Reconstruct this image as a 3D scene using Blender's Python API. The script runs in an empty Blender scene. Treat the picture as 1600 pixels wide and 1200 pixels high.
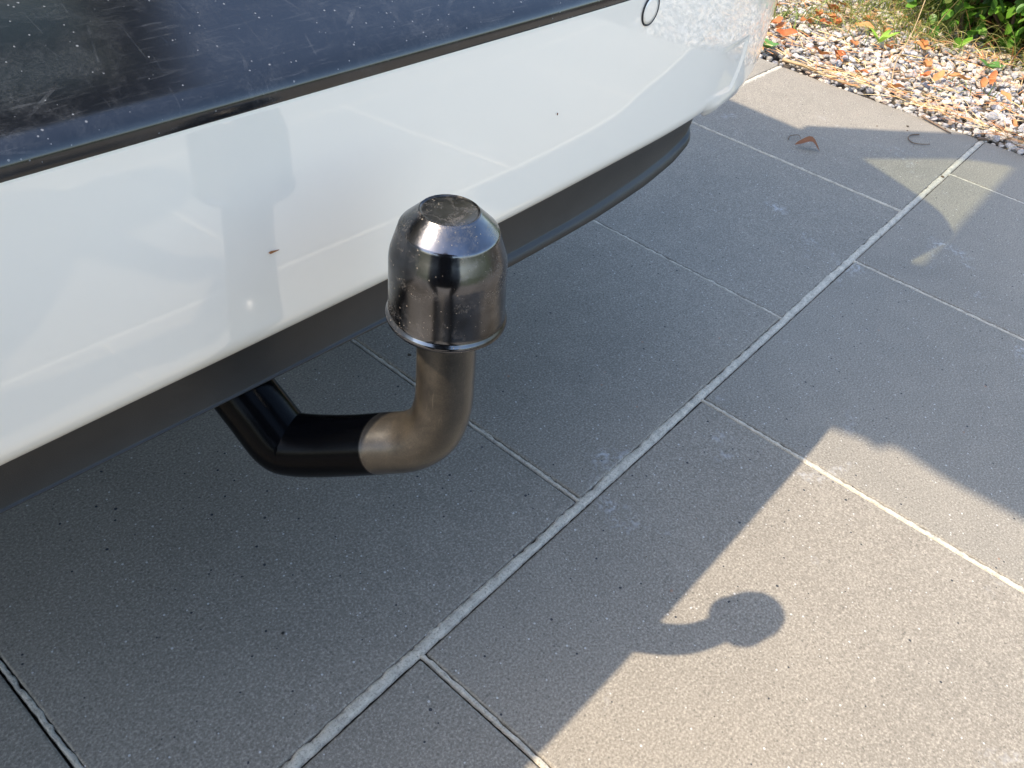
import bpy, bmesh, math, random
from mathutils import Vector, Matrix, noise as mnoise
from math import radians, sin, cos, pi, sqrt

random.seed(7)
SC = bpy.context.scene
COL = SC.collection

# ------------------------------------------------------------------ camera
cam_d = bpy.data.cameras.new('camera'); cam = bpy.data.objects.new('camera', cam_d); COL.objects.link(cam)
RIGHT = Vector((0.64575986, -0.75439089, 0.11784983)); UP = Vector((0.44625692, 0.49813695, 0.7434476))
BACK = RIGHT.cross(UP)
M4 = Matrix.Identity(4)
for i in range(3):
    M4[i][0] = RIGHT[i]; M4[i][1] = UP[i]; M4[i][2] = BACK[i]
M4.translation = Vector((-0.29377, -0.25821, 0.67187))
cam.matrix_world = M4
cam_d.sensor_width = 36; cam_d.lens = 1279.5 / 1600 * 36
cam_d.clip_start = 0.01; cam_d.clip_end = 500
SC.camera = cam

# ------------------------------------------------------------------ sky and sun
SUN = Vector((0.546, -0.255, -0.798)).normalized()          # direction the light travels
elev = math.asin(-SUN.z); azim = math.atan2(-SUN.x, -SUN.y)
W = bpy.data.worlds.new('World'); SC.world = W; W.use_nodes = True
nt = W.node_tree; nt.nodes.clear()
sky = nt.nodes.new('ShaderNodeTexSky'); sky.sky_type = 'NISHITA'; sky.sun_disc = False
sky.sun_elevation = elev; sky.sun_rotation = azim; sky.air_density = 1.0; sky.dust_density = 1.6; sky.ozone_density = 1.0
bg = nt.nodes.new('ShaderNodeBackground'); bg.inputs[1].default_value = 0.15
wo = nt.nodes.new('ShaderNodeOutputWorld')
nt.links.new(sky.outputs[0], bg.inputs[0]); nt.links.new(bg.outputs[0], wo.inputs[0])
sl = bpy.data.lights.new('sun', 'SUN'); sl.energy = 2.3; sl.angle = radians(0.55); sl.color = (1.0, 0.88, 0.72)
so = bpy.data.objects.new('sun', sl); COL.objects.link(so)
so.rotation_euler = SUN.to_track_quat('-Z', 'Y').to_euler(); so.location = (-4, 2, 6)
SC.view_settings.view_transform = 'Standard'; SC.view_settings.look = 'None'
SC.view_settings.exposure = 1.86; SC.view_settings.gamma = 1.0

# ------------------------------------------------------------------ helpers
def tag(o, label=None, cat=None, group=None, kind=None):
    if label: o['label'] = label
    if cat: o['category'] = cat
    if group: o['group'] = group
    if kind: o['kind'] = kind
    return o

def mesh_of(name, v, f, smooth=False):
    m = bpy.data.meshes.new(name); m.from_pydata([tuple(p) for p in v], [], f); m.update()
    if smooth:
        m.polygons.foreach_set('use_smooth', [True] * len(m.polygons))
    return m

def obj(name, m, mat=None, parent=None, loc=None, rot=None, scale=None):
    o = bpy.data.objects.new(name, m)
    if mat is not None and m is not None:
        m.materials.clear(); m.materials.append(mat)
    COL.objects.link(o)
    if parent: o.parent = parent
    if loc is not None: o.location = loc
    if rot is not None: o.rotation_euler = rot
    if scale is not None: o.scale = scale
    return o

def empty(name, loc=(0, 0, 0)):
    o = bpy.data.objects.new(name, None); COL.objects.link(o); o.location = loc; o.empty_display_size = .1
    return o

def fix_normals(m):
    bm = bmesh.new(); bm.from_mesh(m); bmesh.ops.recalc_face_normals(bm, faces=bm.faces); bm.to_mesh(m); bm.free()

def bevel_mesh(m, w, seg=2, ang=30):
    bm = bmesh.new(); bm.from_mesh(m)
    bmesh.ops.recalc_face_normals(bm, faces=bm.faces)
    es = [e for e in bm.edges if len(e.link_faces) == 2 and e.calc_face_angle(0) > radians(ang)]
    bmesh.ops.bevel(bm, geom=es, offset=w, segments=seg, profile=.5, affect='EDGES', clamp_overlap=True)
    bm.to_mesh(m); bm.free()

def grid_mesh(name, rows, closed=False, smooth=True):
    v = []; f = []; n = len(rows[0])
    for r in rows: v += list(r)
    for i in range(len(rows) - 1):
        for j in range(n - 1 + (1 if closed else 0)):
            k = (j + 1) % n
            f.append((i * n + j, i * n + k, (i + 1) * n + k, (i + 1) * n + j))
    return mesh_of(name, v, f, smooth)

def box_mesh(name, x0, x1, y0, y1, z0, z1):
    v = [(x, y, z) for z in (z0, z1) for y in (y0, y1) for x in (x0, x1)]
    f = [(0, 2, 3, 1), (4, 5, 7, 6), (0, 1, 5, 4), (2, 6, 7, 3), (0, 4, 6, 2), (1, 3, 7, 5)]
    return mesh_of(name, v, f)

def lathe(name, prof, seg=64, cx=0, cy=0, smooth=True):
    rows = [[(cx + r * cos(2 * pi * k / seg), cy + r * sin(2 * pi * k / seg), z) for k in range(seg)] for r, z in prof]
    m = grid_mesh(name, rows, closed=True, smooth=smooth)
    fix_normals(m); return m

def tube(name, pts, rads, seg=12, smooth=True, cap=True):
    pts = [Vector(p) for p in pts]; n = len(pts); rows = []
    t0 = (pts[1] - pts[0]).normalized(); ref = Vector((0, 0, 1)) if abs(t0.z) < .9 else Vector((1, 0, 0))
    nn = t0.cross(ref).normalized()
    for i, p in enumerate(pts):
        t = (pts[min(i + 1, n - 1)] - pts[max(i - 1, 0)]).normalized()
        nn = (nn - t * nn.dot(t)).normalized(); b = t.cross(nn); r = rads[i] if hasattr(rads, '__len__') else rads
        rows.append([p + (nn * cos(2 * pi * k / seg) + b * sin(2 * pi * k / seg)) * r for k in range(seg)])
    m = grid_mesh(name, rows, closed=True, smooth=smooth)
    if cap:
        bm = bmesh.new(); bm.from_mesh(m); bm.verts.ensure_lookup_table()
        bm.faces.new([bm.verts[k] for k in range(seg)]); bm.faces.new([bm.verts[(n - 1) * seg + k] for k in range(seg)])
        bmesh.ops.recalc_face_normals(bm, faces=bm.faces); bm.to_mesh(m); bm.free()
    else: fix_normals(m)
    return m

def catmull(P, per=8):
    P = [list(p) for p in P]; Q = [P[0]] + P + [P[-1]]; out = []
    for i in range(1, len(Q) - 2):
        for s in range(per):
            t = s / per; a, b, c, d = Q[i - 1], Q[i], Q[i + 1], Q[i + 2]
            out.append([.5 * (2 * b[k] + (c[k] - a[k]) * t + (2 * a[k] - 5 * b[k] + 4 * c[k] - d[k]) * t * t + (3 * b[k] - a[k] - 3 * c[k] + d[k]) * t ** 3) for k in range(len(b))])
    out.append(P[-1]); return out

# ------------------------------------------------------------------ materials
class NM:
    def __init__(s, name):
        s.m = bpy.data.materials.new(name); s.m.use_nodes = True; s.t = s.m.node_tree
        s.b = s.t.nodes['Principled BSDF']; s.out = s.t.nodes['Material Output']
        s.co = None
    def n(s, typ, ins=None, **kw):
        nd = s.t.nodes.new(typ)
        for k, v in kw.items(): setattr(nd, k, v)
        for k, v in (ins or {}).items(): s.set(nd.inputs[k], v)
        return nd
    def set(s, sock, v):
        if isinstance(v, bpy.types.NodeSocket): s.t.links.new(v, sock)
        else: sock.default_value = v
    def coord(s, kind='Object'):
        return s.n('ShaderNodeTexCoord').outputs[kind]
    def noise(s, scale, detail=3, rough=.5, vec=None, dist=0):
        return s.n('ShaderNodeTexNoise', {'Vector': vec if vec is not None else s.coord(), 'Scale': scale, 'Detail': detail, 'Roughness': rough, 'Distortion': dist})
    def voro(s, scale, vec=None, rnd=1.0):
        return s.n('ShaderNodeTexVoronoi', {'Vector': vec if vec is not None else s.coord(), 'Scale': scale, 'Randomness': rnd})
    def ramp(s, fac, stops):
        r = s.n('ShaderNodeValToRGB'); s.t.links.new(fac, r.inputs[0]); e = r.color_ramp.elements
        while len(e) < len(stops): e.new(.5)
        for q, (p, c) in zip(e, stops):
            q.position = p; q.color = (c if hasattr(c, '__len__') else (c, c, c)) + ((1,) if not hasattr(c, '__len__') or len(c) == 3 else ())
        return r.outputs[0]
    def math(s, op, a, b=0.0, c=None):
        nd = s.n('ShaderNodeMath', operation=op); s.set(nd.inputs[0], a); s.set(nd.inputs[1], b)
        if c is not None: s.set(nd.inputs[2], c)
        return nd.outputs[0]
    def mix(s, fac, a, b, blend='MIX'):
        nd = s.n('ShaderNodeMix', data_type='RGBA', blend_type=blend)
        s.set(nd.inputs[0], fac); s.set(nd.inputs[6], a if isinstance(a, bpy.types.NodeSocket) else tuple(a) + (1,)); s.set(nd.inputs[7], b if isinstance(b, bpy.types.NodeSocket) else tuple(b) + (1,))
        return nd.outputs[2]
    def bump(s, h, strength=.3, dist=.001, normal=None):
        nd = s.n('ShaderNodeBump', {'Height': h, 'Strength': strength, 'Distance': dist})
        if normal is not None: s.set(nd.inputs['Normal'], normal)
        s.t.links.new(nd.outputs[0], s.b.inputs['Normal']); return nd.outputs[0]
    def p(s, **kw):
        for k, v in kw.items():
            sock = s.b.inputs[k.replace('_', ' ')]
            if k in ('Base_Color',) and not isinstance(v, bpy.types.NodeSocket): v = tuple(v) + (1,)
            s.set(sock, v)
        return s
    def geo_pos(s): return s.n('ShaderNodeNewGeometry').outputs['Position']
    def rnd(s): return s.n('ShaderNodeObjectInfo').outputs['Random']

def speck(m, pos, scale, prob, size):
    """1 where a sparse grain sits: cells of a voronoi, only a share of them carrying a dot."""
    v = m.voro(scale, pos)
    sel = m.n('ShaderNodeSeparateColor'); m.t.links.new(v.outputs['Color'], sel.inputs[0])
    on = m.math('LESS_THAN', sel.outputs[0], prob)
    rad = m.math('MULTIPLY', sel.outputs[1], size)
    dot = m.math('LESS_THAN', v.outputs['Distance'], rad)
    return m.math('MULTIPLY', on, dot)

def mat_paver():
    m = NM('concrete_paver'); pos = m.geo_pos()
    big = m.noise(2.2, 2, .55, pos).outputs[0]; mid = m.noise(19, 2, .6, pos).outputs[0]; fine = m.noise(420, 2, .7, pos).outputs[0]
    base = m.mix(m.ramp(big, [(.3, 0.0), (.7, 1.0)]), (0.178, 0.158, 0.126), (0.239, 0.207, 0.161))
    base = m.mix(m.math('MULTIPLY', m.rnd(), .55), base, (0.176, 0.164, 0.135))
    base = m.mix(m.ramp(mid, [(.4, 0.0), (.75, .35)]), base, (0.261, 0.231, 0.183))
    base = m.mix(m.ramp(fine, [(.30, .65), (.5, 0.0)]), base, (0.100, 0.087, 0.069))
    base = m.mix(m.ramp(fine, [(.52, 0.0), (.74, .65)]), base, (0.415, 0.369, 0.295))
    s1 = speck(m, pos, 330, .14, .45); s2 = speck(m, pos, 260, .020, .42); s3 = speck(m, pos, 300, .06, .36); s4 = speck(m, pos, 130, .006, .30)
    base = m.mix(m.math('MULTIPLY', s1, .55), base, (.085, .075, .06)); base = m.mix(s2, base, (.035, .035, .038))
    base = m.mix(m.math('MULTIPLY', s3, .8), base, (.50, .48, .44)); base = m.mix(m.math('MULTIPLY', s4, .5), base, (.30, .13, .07))
    # efflorescence smears
    sm = m.math('MULTIPLY', m.ramp(m.noise(5.5, 3, .65, pos, 1.2).outputs[0], [(.64, 0.0), (.76, 1.0)]), m.ramp(m.noise(130, 1, .7, pos).outputs[0], [(.45, 0.0), (.65, 1.0)]))
    base = m.mix(m.math('MULTIPLY', sm, .5), base, (.5, .51, .51))
    m.p(Base_Color=base, Roughness=.82, Specular_IOR_Level=.35)
    h = m.math('SUBTRACT', m.math('MULTIPLY', fine, .6), m.math('ADD', s2, m.math('MULTIPLY', s1, .4)))
    m.bump(h, .35, .0009); return m.m

def mat_mortar():
    m = NM('joint_mortar'); pos = m.geo_pos()
    a = m.noise(60, 5, .7, pos).outputs[0]; f = m.noise(500, 3, .7, pos).outputs[0]
    base = m.mix(m.ramp(a, [(.35, 0.0), (.62, 1.0)]), (.36, .325, .26), (.56, .50, .39))
    base = m.mix(m.ramp(f, [(.3, .7), (.5, 0.0)]), base, (.12, .115, .1))
    base = m.mix(m.ramp(m.noise(28, 4, .7, pos).outputs[0], [(.62, 0.0), (.72, .75)]), base, (.06, .06, .05))
    m.p(Base_Color=base, Roughness=.95); m.bump(m.math('ADD', f, a), .7, .0015); return m.m

def mat_simple(name, c, rough=.6, bump=None, var=None, **kw):
    m = NM(name)
    if var:
        f = m.noise(var[0], 4, .6).outputs[0]
        c = m.mix(m.ramp(f, [(.3, 0.0), (.7, 1.0)]), c, var[1])
    m.p(Base_Color=c, Roughness=rough, **kw)
    if bump: m.bump(m.noise(bump[0], 4, .6).outputs[0], bump[1], bump[2])
    return m.m

def mat_white_paint():
    m = NM('white_car_paint'); pos = m.geo_pos()
    d = m.ramp(m.noise(35, 5, .7, pos).outputs[0], [(.5, 0.0), (.85, .18)])
    c = m.mix(d, (.935, .845, .705), (.85, .76, .63))
    sp = m.math('ADD', speck(m, pos, 75, .035, .09), speck(m, pos, 32, .05, .045))
    c = m.mix(m.math('MULTIPLY', sp, .75), c, (.16, .12, .08))
    m.p(Base_Color=c, Roughness=.42, Coat_Weight=1.0, Coat_Roughness=.035, Coat_IOR=1.85)
    return m.m

def mat_sill():
    m = NM('scratched_black_gloss'); pos = m.geo_pos()
    mp = m.n('ShaderNodeMapping', {'Vector': pos, 'Scale': (5, 60, 60), 'Rotation': (0, 0, .18)}).outputs[0]
    s1 = m.noise(9, 5, .75, mp, .4).outputs[0]
    dust = m.noise(38, 6, .75, pos, .8).outputs[0]; fine = m.noise(900, 2, .6, pos).outputs[0]
    sc = None
    for k, (rz, sx, thr) in enumerate([(.5, 26, .006), (-.9, 22, .005), (1.25, 34, .006), (.1, 24, .005)]):
        mv = m.n('ShaderNodeMapping', {'Vector': pos, 'Scale': (sx, sx * .12, sx * .4), 'Rotation': (.3 * k, .2, rz), 'Location': (k * 3.1, k, 0)}).outputs[0]
        wv = m.n('ShaderNodeTexVoronoi', {'Vector': mv, 'Scale': 1.5}, feature='DISTANCE_TO_EDGE').outputs['Distance']
        li = m.math('LESS_THAN', wv, thr)
        br = m.ramp(m.noise(30 + 9 * k, 3, .7, pos).outputs[0], [(.54, 0.0), (.70, .9)])
        li = m.math('MULTIPLY', li, br)
        sc = li if sc is None else m.math('MAXIMUM', sc, li)
    dots = m.math('ADD', speck(m, pos, 800, .04, .40), speck(m, pos, 330, .008, .3))
    dm = m.math('MULTIPLY', m.ramp(dust, [(.46, 0.0), (.74, .7)]), m.ramp(fine, [(.35, 0.15), (.65, 1.0)]))
    streak = m.ramp(s1, [(.56, 0.0), (.78, .09)])
    w = m.math('MINIMUM', m.math('ADD', m.math('ADD', m.math('MULTIPLY', sc, .07), m.math('MULTIPLY', dots, .4)), m.math('ADD', m.math('MULTIPLY', dm, .13), streak)), 1.0)
    c = m.mix(w, (.006, .007, .009), (.30, .31, .32))
    r = m.math('ADD', m.math('MULTIPLY', w, .4), .16)
    m.p(Base_Color=c, Roughness=r, Specular_IOR_Level=.75)
    m.bump(m.math('SUBTRACT', m.math('MULTIPLY', dust, .25), sc), .12, .0006); return m.m

def mat_chrome():
    m = NM('dirty_dark_chrome'); pos = m.geo_pos()
    d1 = m.noise(55, 5, .7, pos, .5).outputs[0]; f = m.noise(900, 3, .7, pos).outputs[0]
    dirt = m.math('MULTIPLY', m.ramp(d1, [(.50, 0.0), (.70, 1.0)]), m.ramp(f, [(.44, 0.1), (.60, 1.0)]))
    sepz = m.n('ShaderNodeSeparateXYZ', {0: pos}).outputs[2]
    topz = m.math('GREATER_THAN', sepz, .4955)
    dirt = m.math('ADD', dirt, m.math('MULTIPLY', topz, m.math('MULTIPLY', m.ramp(m.noise(140, 5, .75, pos, 1.0).outputs[0], [(.44, 0.0), (.66, .9)]), m.ramp(f, [(.35, .3), (.6, 1.0)]))))
    dots = m.math('ADD', speck(m, pos, 1100, .06, .42), speck(m, pos, 600, .02, .3))
    w = m.math('MINIMUM', m.math('ADD', m.math('MULTIPLY', dirt, .5), m.math('MULTIPLY', dots, .8)), 1.0)
    film = m.ramp(m.noise(24, 4, .6, pos).outputs[0], [(.30, 0.0), (.62, 1.0)])
    c = m.mix(film, (.175, .18, .20), (.050, .048, .047))
    c = m.mix(w, c, (.17, .14, .105))
    m.p(Base_Color=c, Metallic=m.math('SUBTRACT', 1.0, m.math('MULTIPLY', w, .8)), Roughness=m.math('ADD', m.math('MULTIPLY', w, .45), m.math('ADD', m.math('MULTIPLY', film, .10), .12)))
    m.bump(m.math('ADD', m.math('MULTIPLY', d1, .5), m.math('MULTIPLY', dots, .5)), .06, .0008); return m.m

def mat_hook():
    m = NM('dusty_black_enamel'); pos = m.geo_pos()
    d = m.noise(70, 6, .7, pos, .4).outputs[0]; f = m.noise(1100, 3, .7, pos).outputs[0]
    mv = m.n('ShaderNodeMapping', {'Vector': pos, 'Scale': (300, 300, 28), 'Rotation': (.15, .1, .3)}).outputs[0]
    st = m.ramp(m.noise(3, 3, .7, mv).outputs[0], [(.62, 0.0), (.72, .6)])
    # dust film on the neck only, ending sharply at a tilted plane; plain black beyond
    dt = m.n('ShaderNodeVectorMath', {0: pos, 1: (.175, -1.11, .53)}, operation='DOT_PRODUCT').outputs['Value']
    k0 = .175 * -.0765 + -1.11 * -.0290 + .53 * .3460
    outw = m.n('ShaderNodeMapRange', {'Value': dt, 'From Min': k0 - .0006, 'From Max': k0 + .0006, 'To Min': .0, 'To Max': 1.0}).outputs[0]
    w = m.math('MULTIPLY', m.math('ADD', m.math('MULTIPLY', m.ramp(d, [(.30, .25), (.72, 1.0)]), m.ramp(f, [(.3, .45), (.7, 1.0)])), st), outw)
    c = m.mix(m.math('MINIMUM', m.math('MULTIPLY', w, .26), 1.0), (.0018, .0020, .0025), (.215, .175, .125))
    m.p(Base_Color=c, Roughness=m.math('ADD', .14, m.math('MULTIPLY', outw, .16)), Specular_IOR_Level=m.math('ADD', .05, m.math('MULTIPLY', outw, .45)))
    m.bump(m.math('ADD', f, d), .10, .0006); return m.m

def mat_attr(name, rough=.8, bump=None, trans=0.0, spec=.5):
    m = NM(name); a = m.n('ShaderNodeAttribute', attribute_name='tint')
    m.p(Base_Color=a.outputs['Color'], Roughness=rough, Specular_IOR_Level=spec)
    if bump: m.bump(m.noise(bump[0], 4, .7, m.geo_pos()).outputs[0], bump[1], bump[2])
    if trans:
        tr = m.n('ShaderNodeBsdfTranslucent'); m.t.links.new(a.outputs['Color'], tr.inputs[0])
        mx = m.n('ShaderNodeMixShader', {0: trans}); m.t.links.new(m.b.outputs[0], mx.inputs[1]); m.t.links.new(tr.outputs[0], mx.inputs[2]); m.t.links.new(mx.outputs[0], m.out.inputs[0])
    return m.m

def mat_stone():
    m = NM('pale_gravel'); a = m.n('ShaderNodeAttribute', attribute_name='tint').outputs['Color']; pos = m.geo_pos()
    v = m.ramp(m.noise(180, 5, .7, pos, .8).outputs[0], [(.38, 0.0), (.62, 1.0)])
    c = m.mix(m.math('MULTIPLY', v, .55), a, m.mix(.5, a, (.60, .57, .52)))
    c = m.mix(m.ramp(m.noise(420, 3, .7, pos).outputs[0], [(.34, .5), (.46, 0.0)]), c, (.16, .14, .12))
    m.p(Base_Color=c, Roughness=.8); m.bump(m.noise(300, 4, .7, pos).outputs[0], .5, .002); return m.m

def mat_leafy(name, c0, c1, rough=.45, trans=.35, vein=False):
    m = NM(name); r = m.rnd()
    f = m.noise(60, 4, .6).outputs[0]
    base = m.mix(r, c0, c1); base = m.mix(m.ramp(f, [(.4, 0.0), (.75, .4)]), base, tuple(q * .5 for q in c0))
    m.p(Base_Color=base, Roughness=rough, Specular_IOR_Level=.4)
    tr = m.n('ShaderNodeBsdfTranslucent'); m.t.links.new(base, tr.inputs[0])
    mx = m.n('ShaderNodeMixShader', {0: trans}); m.t.links.new(m.b.outputs[0], mx.inputs[1]); m.t.links.new(tr.outputs[0], mx.inputs[2]); m.t.links.new(mx.outputs[0], m.out.inputs[0])
    return m.m

def mat_glass():
    m = NM('green_tinted_glass'); t = m.t
    tr = m.n('ShaderNodeBsdfTransparent'); tr.inputs[0].default_value = (.70, .73, .62, 1)
    gl = m.n('ShaderNodeBsdfGlossy'); gl.inputs['Roughness'].default_value = .02
    fr = m.math('ADD', .05, m.math('MULTIPLY', m.math('POWER', m.n('ShaderNodeLayerWeight', {'Blend': .5}).outputs['Facing'], 5.0), .6))
    mx = m.n('ShaderNodeMixShader'); t.links.new(fr, mx.inputs[0]); t.links.new(tr.outputs[0], mx.inputs[1]); t.links.new(gl.outputs[0], mx.inputs[2]); t.links.new(mx.outputs[0], m.out.inputs[0])
    return m.m

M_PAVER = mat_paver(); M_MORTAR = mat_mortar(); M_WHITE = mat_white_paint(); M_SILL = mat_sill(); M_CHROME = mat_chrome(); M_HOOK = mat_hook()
M_PLASTIC = mat_simple('grey_black_plastic', (.0105, .0105, .0104), .5, bump=(1500, .25, .0004), var=(30, (.019, .018, .017)))
M_DARK = mat_simple('dark_trim', (.014, .014, .015), .6)
M_LINER = mat_simple('boot_carpet', (.02, .02, .022), .95, bump=(600, .5, .002))
M_GLASS = mat_glass()
M_RUBBER = mat_simple('tyre_rubber', (.02, .02, .02), .8)
M_RIM = mat_simple('alloy_rim', (.5, .5, .5), .3, Metallic=1.0)
M_RED = mat_simple('red_lamp', (.35, .01, .01), .1)
M_SOIL = mat_simple('dark_soil', (.055, .042, .03), .95, bump=(60, .8, .01), var=(14, (.10, .08, .055)))
M_GROUND = mat_simple('lawn_far', (.055, .075, .025), .95, bump=(20, .8, .03), var=(3, (.09, .10, .035)))
M_STONE = mat_stone()
M_GRASS = mat_attr('grass_blades', .5, trans=.35)
M_LITTER = mat_attr('dry_straw', .7, trans=.2)
M_LEAF = mat_leafy('shrub_leaf', (.075, .20, .018), (.16, .33, .035), .38, .35)
M_FOLI = mat_attr('shrub_foliage', .42, trans=.3)
M_DEAD = mat_leafy('dead_leaf', (.42, .11, .03), (.50, .25, .09), .65, .25)
M_BROWN = mat_leafy('brown_leaf', (.22, .085, .035), (.26, .11, .045), .6, .15)
M_TWIG = mat_simple('twig_bark', (.10, .065, .04), .85, var=(200, (.16, .11, .075)))
M_STRAWSTICK = mat_simple('pale_stick', (.40, .28, .15), .75, var=(150, (.28, .19, .10)))
M_STEM = mat_simple('shrub_stem', (.11, .07, .045), .85)

# ------------------------------------------------------------------ ground
S = .5; EDGE = 1.752
gv = [(-60, -60, -.05), (60, -60, -.05), (60, 60, -.05), (-60, 60, -.05)]
tag(obj('ground', mesh_of('ground', gv, [(0, 1, 2, 3)]), M_GROUND), kind='structure')
# soil of the planted strip, gently uneven
rows = []
for i in range(41):
    x = 1.74 + i * .06
    rows.append([(x, -3.0 + j * .1, -.012 + (.02 * mnoise.noise((x * 3, j * .3, 0)) if i > 3 else 0) + max(0, x - 2.3) * .03) for j in range(71)])
tag(obj('planting_bed', grid_mesh('planting_bed', rows), M_SOIL), kind='structure')
# bedding sheet below the pavers
pave = obj('pavement', box_mesh('pavement', -3.0, EDGE - .004, -3.0, 4.5, -.049, -.0105), M_SOIL)
tag(pave, kind='structure')

PX = {}
def paver_mesh(w, h, key):
    if key in PX: return PX[key]
    m = box_mesh('paver', -w / 2, w / 2, -h / 2, h / 2, -.03, 0)
    bevel_mesh(m, .0022, 2); m.materials.append(M_PAVER); PX[key] = m; return m

JX = .0072; JY = .0130          # cross joint, long joint
rowsY = [-3.0 + .5 * k for k in range(15)]
for k, y0 in enumerate(rowsY):
    off = 0.0 if k % 2 == 1 else .249      # row y in [-.5, 0] has its joints at 0, .5, 1
    if abs(y0 + .5) < .01: off = 0.0
    x = -3.0 + off - (.5 if off else 0)
    while x < EDGE - .02:
        x0 = max(x, -3.0); x1 = min(x + .5, EDGE)
        if EDGE - x1 < .06 and x1 < EDGE: x1 = EDGE
        w = x1 - x0 - JX; h = .5 - JY
        if w > .03:
            cx = (x0 + x1) / 2; cy = y0 + .25
            near = (-.8 < cx < 2.2) and (-1.3 < cy < 1.4)
            o = bpy.data.objects.new('paver', paver_mesh(w, h, (round(w, 3),))); COL.objects.link(o); o.parent = pave
            rr = random.Random(int(cx * 1000) * 31 + int(cy * 1000))
            o.location = (cx, cy, rr.uniform(-.0008, .0006)); o.rotation_euler = (rr.uniform(-1, 1) * .0016, rr.uniform(-1, 1) * .0016, rr.uniform(-1, 1) * .0012)
        x += .5

# mortar pointing: ribbons with ragged edges that leave a dark slit along one side
def ribbon(p0, p1, lo, hi, amp, seed, z=-.0006, dome=.0004, step=.004, flip=False):
    p0 = Vector(p0); p1 = Vector(p1); L = (p1 - p0).length; t = (p1 - p0) / L; nrm = Vector((-t.y, t.x, 0)); n = int(L / step) + 2; R = []
    for i in range(n):
        s = L * i / (n - 1); q = p0 + t * s
        a = lo + amp * .3 * mnoise.noise((s * 30, seed, 0)) + amp * .4 * mnoise.noise((s * 190, seed, 3))
        b = hi + amp * 1.0 * mnoise.noise((s * 25, seed, 9)) + amp * 1.5 * mnoise.noise((s * 170, seed, 13)) + amp * .8 * mnoise.noise((s * 420, seed, 17))
        if flip: a, b = -b - .0016, -a
        r = []
        for k in range(6):
            u = k / 5; r.append(q + nrm * (a + (b - a) * u) + Vector((0, 0, z + dome * (sin(pi * u) ** .6) + .0005 * mnoise.noise((s * 140, u * 5, seed)) - (.003 if k in (0, 5) else 0))))
        R.append(r)
    m = grid_mesh('mortar_joint', R); fix_normals(m)
    return m
for k, y0 in enumerate(rowsY[1:]):
    if -1.2 < y0 < 1.6:
        main = abs(y0) < .01
        o = obj('mortar_joint', ribbon((-1.2, y0, 0), (EDGE - .003, y0, 0), -.0049, .0074 if main else .007, .0019, k * 7.1, z=-.0007, dome=.0), M_MORTAR, pave)
for k, y0 in enumerate(rowsY):
    if not (-1.3 < y0 < 1.1): continue
    off = 0.0 if k % 2 == 1 else .249
    x = -3.0 + off
    while x < EDGE - .06:
        if x > -1.2:
            o = obj('mortar_joint', ribbon((x, y0 + .004, 0), (x, y0 + .496, 0), -.0018, .0019, .0017, x * 3.3 + y0 * 5.7, z=-.0008, dome=.0, flip=True), M_MORTAR, pave)
        x += .5

# ------------------------------------------------------------------ the car
XC = -.06; PA, PB, PN = .77, .5, 3.9
def yplan(dx):
    dx = min(abs(dx), PA * .99999); return .02 + PB * (1 - (1 - (dx / PA) ** PN) ** (1 / PN))
def plan(t):      # t in [-1, 1]: superellipse of the rear bumper seen from above
    a = abs(t) * pi / 2; s = 1 if t >= 0 else -1
    dx = PA * sin(a) ** (2 / PN) * s; y = .02 + PB * (1 - cos(a) ** (2 / PN))
    return dx, y
# even spacing by arc length
fine = [(0.0, .02)]
for i in range(1, 4001):
    fine.append(plan(i / 4000))
arc = [0.0]
for i in range(1, len(fine)): arc.append(arc[-1] + sqrt((fine[i][0] - fine[i - 1][0]) ** 2 + (fine[i][1] - fine[i - 1][1]) ** 2))
def at_arc(s):
    import bisect
    sg = 1 if s >= 0 else -1; q = min(abs(s), arc[-1] - 1e-6); i = max(1, bisect.bisect_left(arc, q)); u = (q - arc[i - 1]) / max(arc[i] - arc[i - 1], 1e-9)
    dx = fine[i - 1][0] + u * (fine[i][0] - fine[i - 1][0]); y = fine[i - 1][1] + u * (fine[i][1] - fine[i - 1][1])
    tx = fine[i][0] - fine[i - 1][0]; ty = fine[i][1] - fine[i - 1][1]; l = sqrt(tx * tx + ty * ty)
    q_ = max(0.0, .2 - (XC + dx * sg)) if abs(dx) < .5 else max(0.0, .2 - (XC + .5 * sg))
    return dx * sg, y + .013 * q_, Vector((ty / l * sg, -tx / l, 0))          # outward normal
def zsh(s):
    return -.011 * min(.8, max(0.0, .2 - (XC + s)))
def lerp_tab(T, x):
    if x <= T[0][0]: return T[0][1]
    for (a, b), (c, d) in zip(T, T[1:]):
        if x <= c: return b + (d - b) * (x - a) / (c - a)
    return T[-1][1]
def smooth01(a, b, x):
    t = max(0, min(1, (x - a) / (b - a))); return t * t * (3 - 2 * t)

car = empty('car', (XC, 2.0, 0))
tag(car, 'white car with scratched black loading sill and dark plastic strip under its bumper', 'car')
def carpart(name, m, mat, parent=None):
    o = obj(name, m, mat, parent or car)
    if parent is None: o.matrix_parent_inverse = Matrix.Translation(-Vector(car.location))
    return o

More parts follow.
